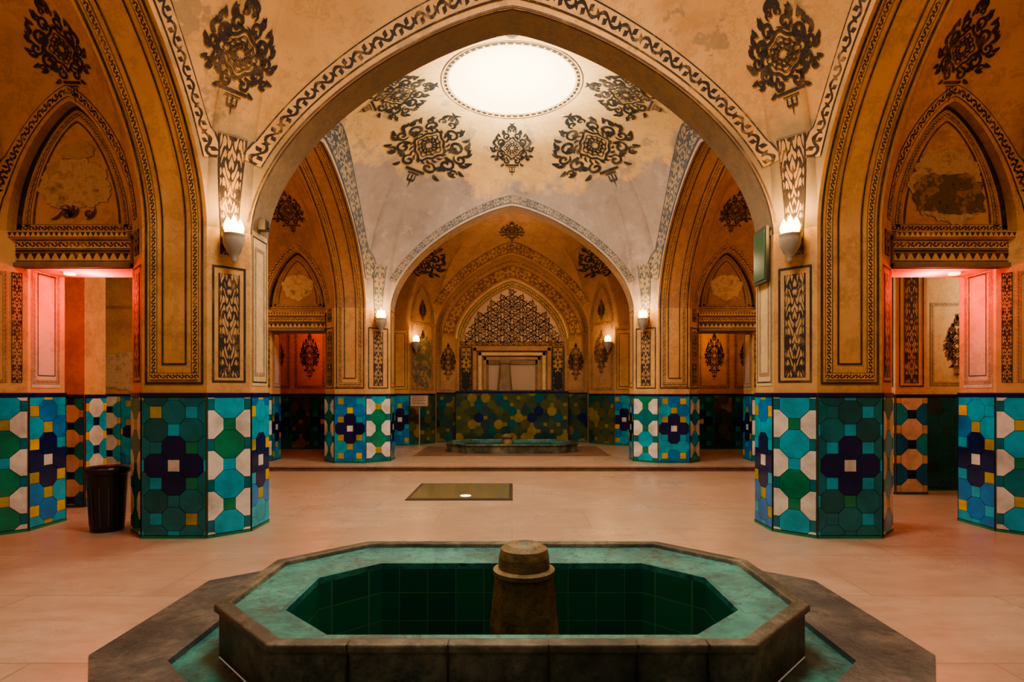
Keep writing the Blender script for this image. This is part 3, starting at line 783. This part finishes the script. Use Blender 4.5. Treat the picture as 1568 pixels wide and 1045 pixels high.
# ------------------------------------------------------------------ rear hall walls
mb = MB()
for s in (-1, 1):
    fill_arch(mb, (s*2.95, 11.5), (s*2.95, 13.9), 1.9, 0, 'gold')
    mb.face([V((s*2.28, 11.1, 0)), V((s*2.95, 11.5, 0)), V((s*2.95, 11.5, ZS)), V((s*2.28, 11.1, ZS))], 'gold')
    mb.face([V((s*2.95, 13.9, 0)), V((s*2.5, 13.9, 0)), V((s*2.5, 13.9, ZS)), V((s*2.95, 13.9, ZS))], 'gold')
    fill_arch(mb, (s*2.5, 13.9), (s*1.95, 14.5), 1.35, 0, 'brownp')
    tile_panel(mb, (s*2.95, 13.9), (s*2.5, 13.9), (s*2.7, 16), .07, 1.33, 'Ab')
    tile_panel(mb, (s*2.5, 13.9), (s*1.95, 14.5), (s*4, 16), .07, 1.33, 'M')
    O = V((s*2.95, 13.9, 0)); X = V((-s, 0, 0)); n = V((0, -1, 0))
    rect_frame(mb, O, X, UP, n, .03, .42, 1.42, ZS, .03, 'meander'); rect_frame(mb, O, X, UP, n, .1, .35, 1.5, ZS-.1, .012, 'ink')
    O = V((s*2.5, 13.9, 0)); X = (V((s*1.95, 14.5, 0))-O).normalized(); n = X.cross(UP)
    if n.y > 0: n = -n
    rect_frame(mb, O, X, UP, n, .06, .75, 1.42, 3.1, .06, 'lattice_b')
    arch_line(mb, O+X*.407, X, n, .36, 3.1, .95, .07, 'lattice_b')
    put_strokes(mb, motif(0, .5), lambda a, b_: O+X*(.407+a*.62)+UP*(2.35+b_*.62)+n*.014, 'ink' if s < 0 else 'brownline')
    put_strokes(mb, motif(0, .5), lambda a, b_: O+X*(.407+a*.3)+UP*(3.4+b_*.3)+n*.014, 'ink')
    if s < 0:
        blob(mb, O, X, n, .4, 2.1, .28, .62, 'muraldark', 21, .016, 3)
YB = 14.78
fill_arch(mb, (-1.95, YB), (1.95, YB), 1.96, 0, 'brownp')
A = Arch((-1.95, 14.5), (1.95, 14.5), (-1.95, YB), (1.95, YB), 1.96); soffit(mb, A, 'gold')
for s in (-1, 1): mb.face([V((s*1.95, 14.5, 0)), V((s*1.95, YB, 0)), V((s*1.95, YB, ZS)), V((s*1.95, 14.5, ZS))], 'gold')
O = V((0, YB, 0)); X = V((1, 0, 0)); n = V((0, -1, 0))
arch_line(mb, O, X, n, 1.93, ZS, 1.90, .09, 'meander'); arch_line(mb, O, X, n, 1.80, ZS-.1, 1.85, .30, 'lattice_b', .007)
arch_line(mb, O, X, n, 1.46, 2.75, 1.55, .05, 'cream', .03); arch_line(mb, O, X, n, 1.40, 2.72, 1.50, .12, 'meander_c', .012)
P = [O+X*(1.26*u)+UP*(2.66+1.40*h(u))+n*.012 for u in US]; mb.face(P, 'white')
S = []
for gy in range(9):
    for gx in range(0, 9):
        cx = gx*.165+(.082 if gy % 2 else 0); cy = 2.75+gy*.15
        if cx > 1.2 or cy > 2.66+1.33*h(min(1, (cx+.09)/1.26)): continue
        for sx in ((-1, 1) if cx > .01 else (1,)):
            st = spiral(0, 0, .085, (gx+gy)*1.3, 1.6, 1 if (gx+gy) % 2 else -1, .024)
            S.append(([(sx*(cx+p[0]), cy+p[1]) for p in st[0]], st[1]))
            for q in range(3):
                l = leaf(.06*math.cos(q*2.1+gx), .06*math.sin(q*2.1+gx), q*2.1+gx, .08, .03, .8)
                S.append(([(sx*(cx+p[0]), cy+p[1]) for p in l[0]], l[1]))
put_strokes(mb, S, lambda a, b_: O+X*a+UP*b_+n*.02, 'brownline')
for s in (-1, 1):
    flat_rib(mb, O, X, UP, n, min(s*1.05, s*1.32), max(s*1.05, s*1.32), 1.42, 2.5, 'lattice', True, .01)
    rect_frame(mb, O, X, UP, n, min(s*1.03, s*1.36), max(s*1.03, s*1.36), 1.4, 2.55, .03, 'ink', .014)
    rect_frame(mb, O, X, UP, n, min(s*1.42, s*1.88), max(s*1.42, s*1.88), 1.4, 2.85, .05, 'meander', .012)
    put_strokes(mb, motif(0, .5), lambda a, b_: O+X*(s*1.65+a*.55)+UP*(2.15+b_*.55)+n*.014, 'brownline')
flat_rib(mb, O, X, UP, n, -1.36, 1.36, 2.58, 2.68, 'lattice', False, .02)
tile_panel(mb, (-1.95, YB), (1.95, YB), (0, 17), .07, 1.36, 'M')
mb.build('wall_back', None, merge=False)
e = empty('window_1')
mb = MB()
for hw_, zt_, y0_, w_, mt in ((1.0, 2.52, YB-.10, .09, 'brownp'), (.87, 2.40, YB-.07, .09, 'cream'), (.74, 2.28, YB-.04, .08, 'brownp')):
    box(mb, -hw_, -hw_+w_, y0_, YB, 1.42, zt_, mt); box(mb, hw_-w_, hw_, y0_, YB, 1.42, zt_, mt); box(mb, -hw_, hw_, y0_, YB, zt_-w_, zt_, mt)
box(mb, -.66, -.60, YB-.05, YB, 1.42, 2.2, 'soffit'); box(mb, .60, .66, YB-.05, YB, 1.42, 2.2, 'soffit'); box(mb, -.66, .66, YB-.05, YB, 2.08, 2.2, 'soffit')
mb.build('frame', e, bevel=.006)
mb = MB(); mb.face([V((-.6, YB-.015, 1.42)), V((.6, YB-.015, 1.42)), V((.6, YB-.015, 2.14)), V((-.6, YB-.015, 2.14))], 'winglow')
mb.build('lit_panel', e)
mb = MB()
lathe(mb, (-.18, YB-.34, 1.40), [(.20, 0), (.19, .06), (.16, .38), (.135, .66), (.165, .70), (.165, .76), (.12, .82), (0, .83)], 'worn', 8)
mb.build('stone_finial')
mb = MB()
box(mb, -1.4, 1.4, YB-.56, YB-.12, .07, 1.40, 't_slate')
tile_panel(mb, (-1.4, YB-.56), (1.4, YB-.56), (0, 17), .08, 1.38, 'M', .012)
for s in (-1, 1): tile_panel(mb, (s*1.4, YB-.56), (s*1.4, YB-.12), (0, YB-.3), .08, 1.38, 'M', .012)
mb.build('tiled_ledge', merge=False)
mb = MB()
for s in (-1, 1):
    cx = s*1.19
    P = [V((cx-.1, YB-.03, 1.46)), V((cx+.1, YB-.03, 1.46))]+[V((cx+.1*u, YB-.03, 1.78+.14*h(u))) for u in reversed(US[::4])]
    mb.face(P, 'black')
mb.build('alcove_niche')  # flat black arches, shade of the niche inside painted as colour

# ------------------------------------------------------------------ floor
SY = 9.84
SU = (2.17, 1.6, 2.15, 2.93, 4.1, 4.55)
def octo(hw, hf, y0, y1, y2, y3, z):
    return [V((-hf, y0, z)), V((hf, y0, z)), V((hw, y1, z)), V((hw, y2, z)), V((hf, y3, z)), V((-hf, y3, z)), V((-hw, y2, z)), V((-hw, y1, z))]
mb = MB(); X0 = 9.4
def rect(x0, x1, y0, y1, z, mat='floor'): mb.face([V((x0, y0, z)), V((x1, y0, z)), V((x1, y1, z)), V((x0, y1, z))], mat)
rect(-X0, X0, -4, SU[2], 0); rect(-X0, -SU[0], SU[2], SU[5], 0); rect(SU[0], X0, SU[2], SU[5], 0); rect(-X0, X0, SU[5], SY, 0)
o_ = octo(*SU, 0)
for (a, b_, cx, cy) in ((1, 2, SU[0], SU[2]), (3, 4, SU[0], SU[5]), (5, 6, -SU[0], SU[5]), (7, 0, -SU[0], SU[2])):
    mb.face([o_[a], V((cx, cy, 0)), o_[b_]], 'floor')
rect(-X0, X0, SY, 15.5, .07)
mb.face([V((-X0, SY, 0)), V((X0, SY, 0)), V((X0, SY, .07)), V((-X0, SY, .07))], 'redstone')
mb.build('floor')
mb = MB(); box(mb, -4.6, 4.6, SY-.03, SY+.05, .055, .078, 'redstone'); mb.build('trim_1', bevel=.006)
mb = MB(); box(mb, -2.0, 2.0, 11.55, 13.6, .071, .078, 'redstone'); mb.build('floor_inlay')

def loft(mb, loops, mats):
    for k in range(len(loops)-1):
        A_, B_ = loops[k], loops[k+1]
        for i in range(8):
            j = (i+1) % 8; mb.face([A_[i], A_[j], B_[j], B_[i]], mats[k])
def off(b, d): return (b[0]-d, b[1]-.45*d, b[2]+d, b[3]+.55*d, b[4]-.55*d, b[5]-d)
def basin(name, out, inn, zf, zr, zd, zw, surround=None):
    e = empty(name)
    mb = MB()
    loops = [octo(*out, zf-.02), octo(*out, zr-.05), octo(*off(out, -.022), zr-.035), octo(*off(out, -.02), zr), octo(*off(out, .05), zr+.002), octo(*off(out, .06), zr-.025)]
    loft(mb, loops, ['stone']*5); ob = mb.build('rim', e, bevel=.009)
    mb = MB(); loft(mb, [octo(*off(out, .055), zr-.026), octo(*off(inn, -.03), zr-.055), octo(*inn, zr-.05), octo(*inn, zr-.09)], ['glaze', 'glaze', 'glaze']); mb.build('glazed_ledge', e, bevel=.004)
    mb = MB(); loft(mb, [octo(*inn, zr-.09), octo(*inn, zd)], ['pool']); mb.face(octo(*inn, zd), 'pool'); mb.build('pool_lining', e)
    mb = MB(); mb.face(octo(*off(inn, .003), zw), 'water'); mb.build('water', e)
    return e
NB = (1.53, 1.06, 2.51, 2.98, 3.76, 4.22); NI = (1.2, .88, 2.72, 3.03, 3.56, 3.86)
e = basin('fountain_basin', NB, NI, 0, .25, -.6, -.42)
mb = MB(); loft(mb, [octo(*off(NB, -.20), -.03), octo(*NB, -.03)], ['glaze']); loft(mb, [octo(*off(NB, -.20), .004), octo(*off(NB, -.20), -.03)], ['slate'])
loft(mb, [octo(*SU, .004), octo(*off(NB, -.20), .004)], ['slate']); mb.build('stone_surround', e)
mb = MB()
for x in (-.72, -.28, .16, .55, .86):
    box(mb, x-.004, x+.004, NB[2]-.0235, NB[2]+.03, 0, .2515, 'black')
for x in (-.6, .2, .7):
    box(mb, x-.003, x+.003, NB[5]-.04, NB[5]+.021, .2, .2515, 'black')
mb.build('rim_joints', e)
mb = MB(); PX, PY = .07, 3.33
lathe(mb, (PX, PY, 0), [(.24, -.6), (.20, 0), (.175, .24), (.172, .3)], 'post', 8)
lathe(mb, (PX, PY, 0), [(.172, .29), (.18, .30), (.18, .325), (.15, .335), (.146, .40), (.135, .445), (.10, .468), (.05, .475), (.045, .465), (0, .465)], 'post', 28)
lathe(mb, (PX, PY, 0), [(.05, .475), (.03, .485), (.012, .485), (0, .478)], 'stone', 16)
mb.build('fountain_post', e, bevel=.006)
FB = (1.4, .95, 11.95, 12.3, 13.0, 13.35); FI = (1.22, .84, 12.12, 12.4, 12.9, 13.18)
e = basin('fountain_basin', FB, FI, .07, .27, .085, .17)
mb = MB(); lathe(mb, (-.1, 12.2, 0), [(.14, .09), (.12, .3), (.10, .38), (.13, .40), (.13, .43), (.06, .47), (0, .48)], 'post', 12); mb.build('fountain_post', e)

e = empty('floor_hatch')
mb = MB(); box(mb, -1.34, .01, 7.16, 8.44, .0, .012, 'frame'); mb.build('frame', e)
mb = MB(); box(mb, -1.29, -.04, 7.22, 8.38, .008, .018, 'hatch'); mb.build('glass_plate', e)
mb = MB(); lathe(mb, (-.6, 7.4, .017), [(.07, .0), (.07, .003), (0, .003)], 'skyglow2', 20); mb.build('lamp', e)  # emissive disc painted in for the light reflected on the hatch

# ------------------------------------------------------------------ trash bin
mb = MB(); BX, BY = -3.98, 5.62
lathe(mb, (BX, BY, 0), [(0, 0), (.135, 0), (.14, .01), (.165, .45), (.17, .55), (.183, .56), (.19, .58), (.19, .61), (.18, .625), (.165, .61), (.15, .5), (.12, .1), (0, .08)], 'black', 28)
for k in range(14):
    a = 2*pi*k/14; c_, s_ = math.cos(a), math.sin(a)
    t = V((-s_, c_, 0))*.006; o = V((BX, BY, 0)); rd = V((c_, s_, 0))
    mb.face([o+rd*.149-t+UP*.06, o+rd*.149+t+UP*.06, o+rd*.169+t+UP*.44, o+rd*.169-t+UP*.44], 'frame')
mb.build('trash_bin')

e = empty('information_sign')
mb = MB(); box(mb, -2.42, -1.98, 13.55, 13.57, 1.02, 1.3, 'white'); rect_frame(mb, V((-2.42, 13.55, 0)), V((1, 0, 0)), UP, V((0, -1, 0)), 0, .44, 1.02, 1.3, .015, 'frame', .004)
for k in range(5): flat_rib(mb, V((-2.38, 13.55, 0)), V((1, 0, 0)), UP, V((0, -1, 0)), 0, .34-.04*(k % 2), 1.25-.04*k, 1.257-.04*k, 'ink', False, .005)
mb.build('board', e)
mb = MB(); lathe(mb, (-2.2, 13.58, .07), [(.14, 0), (.14, .02), (.015, .03), (.015, 1.0), (0, 1.0)], 'iron', 16); mb.build('stand', e)

# ------------------------------------------------------------------ lights
def light(kind, loc, energy, col, size=.05, rot=None, name='lamp', angle=2.3):
    L = bpy.data.lights.new(name, kind); L.energy = energy; L.color = col
    if kind == 'POINT': L.shadow_soft_size = size
    if kind == 'AREA': L.shape = 'DISK'; L.size = size
    if kind == 'SPOT': L.shadow_soft_size = size; L.spot_size = angle; L.spot_blend = 1
    o = bpy.data.objects.new(name, L); o.location = loc; scene.collection.objects.link(o)
    if rot: o.rotation_euler = rot
    return o
WARM = (1, .55, .20)
def sconce(x, y, z, dx, dy, en, sc=1.25):
    d = V((dx, dy, 0)).normalized(); e = empty('wall_sconce')
    c = V((x, y, z))+d*.10*sc
    mb = MB(); t = V((-d.y, d.x, 0))
    p = V((x, y, z-.06))
    P = [p+d*.004+t*.05*sc*math.cos(a)+UP*.09*sc*math.sin(a) for a in [2*pi*k/20 for k in range(20)]]
    P2 = [v+d*.018 for v in P]
    mb.face(P2, 'iron')
    for i in range(20): mb.face([P[i-1], P[i], P2[i], P2[i-1]], 'iron')
    lathe(mb, c-UP*.03*sc, [(0, -.21*sc), (.012*sc, -.20*sc), (.02*sc, -.18*sc), (.018*sc, -.165*sc), (.045*sc, -.13*sc), (.07*sc, -.08*sc), (.078*sc, -.03*sc), (.073*sc, 0), (.08*sc, .008*sc), (.065*sc, .008*sc), (.02*sc, -.02*sc), (0, -.02*sc)], 'iron', 20)
    mb.build('bracket', e, smooth=True)
    mb = MB()
    for k in range(3):
        b_ = c+t*(k-1)*.045*sc+UP*(.02 if k == 1 else 0)*sc
        lathe(mb, b_, [(.012*sc, -.03*sc), (.026*sc, .01*sc), (.030*sc, .035*sc), (.018*sc, .07*sc), (0, .11*sc)], 'bulb', 12)
    mb.build('bulbs', e, smooth=True)
    light('POINT', c+d*.07+UP*.10, en, WARM, .05, name='sconce_light')
for s in (-1, 1):
    sconce(s*2.69, 5.435, 2.86, -s, -1, 38)
    sconce(s*2.47, 10.55, 2.74, -s*.79, -1, 32)
    sconce(s*2.42, 14.0, 2.62, -s, -1, 16)
    sconce(s*5.15, 10.0, 3.0, -s, -.5, 9)
for s in (-1, 1):
    mb = MB(); lathe(mb, (s*4.45, 5.75, 2.54), [(.05, .02), (.05, 0), (.035, -.004), (0, -.004)], 'redlamp', 16); mb.build('downlight')
    light('POINT', (s*4.25, 5.80, 2.42), 42, (1, .035, .006), .04, name='red_light')
    light('POINT', (s*4.25, 8.3, 4.0), 30, (1, .50, .24), .15, name='aisle_light')  # unseen point light added to brighten the middle aisle
    light('POINT', (s*6.6, 7.2, 2.7), 42, (1, .74, .48), .15, name='side_room_light')
    light('POINT', (s*4.2, 12.2, 2.6), 24, (1, .42 if s > 0 else .16, .14 if s > 0 else .03), .1, name='rear_room_light')
    light('POINT', (s*4.31, 3.4, 3.9), 24, (1, .56, .30), .15, name='aisle_light')  # unseen point light added to brighten the near aisle
light('SPOT', (0, 8.3, 4.5), 750, (1, .86, .62), .15, rot=(pi, 0, 0), name='dome_fill_spot', angle=2.2)  # added spot without a fixture, brightens only the central dome
light('POINT', (0, 8.3, 5.1), 60, (1, .86, .64), .2, name='dome_fill_light')  # invisible point light added to whiten the dome around its top
light('AREA', (0, 8.3, 5.8), 150, (1, .88, .74), 1.6, name='skylight_light')
light('AREA', (0, 3.36, 5.8), 230, (1, .80, .62), 1.6, name='skylight_light')  # added overhead fill for the near hall, source unseen
light('POINT', (0, 12.7, 4.2), 46, (1, .62, .36), .2, name='rear_hall_light')  # unseen point light added to brighten the rear hall

mb = MB(); box(mb, 2.50, 2.53, 5.62, 5.92, 2.45, 3.0, 'frame'); box(mb, 2.492, 2.50, 5.65, 5.89, 2.48, 2.97, 'gglass'); mb.build('glass_panel')
mb = MB(); box(mb, -2.54, -2.46, 5.70, 5.80, 2.98, 3.10, 'frame'); box(mb, -2.47, -2.45, 5.72, 5.78, 3.0, 3.08, 'black'); mb.build('wall_speaker', bevel=.008)

# ------------------------------------------------------------------ world & camera
w = bpy.data.worlds.new('World'); scene.world = w; w.use_nodes = True
w.node_tree.nodes['Background'].inputs[0].default_value = (.9, .66, .48, 1); w.node_tree.nodes['Background'].inputs[1].default_value = .22
cam = bpy.data.cameras.new('Camera'); cam.lens = 875/1568*36; cam.sensor_width = 36; cam.shift_y = .0507
co = bpy.data.objects.new('Camera', cam); co.location = (0, 0, 1.35); co.rotation_euler = (pi/2, 0, 0); scene.collection.objects.link(co)
scene.camera = co
scene.view_settings.view_transform = 'AgX'
scene.view_settings.look = 'AgX - Medium High Contrast'
scene.view_settings.exposure = 0
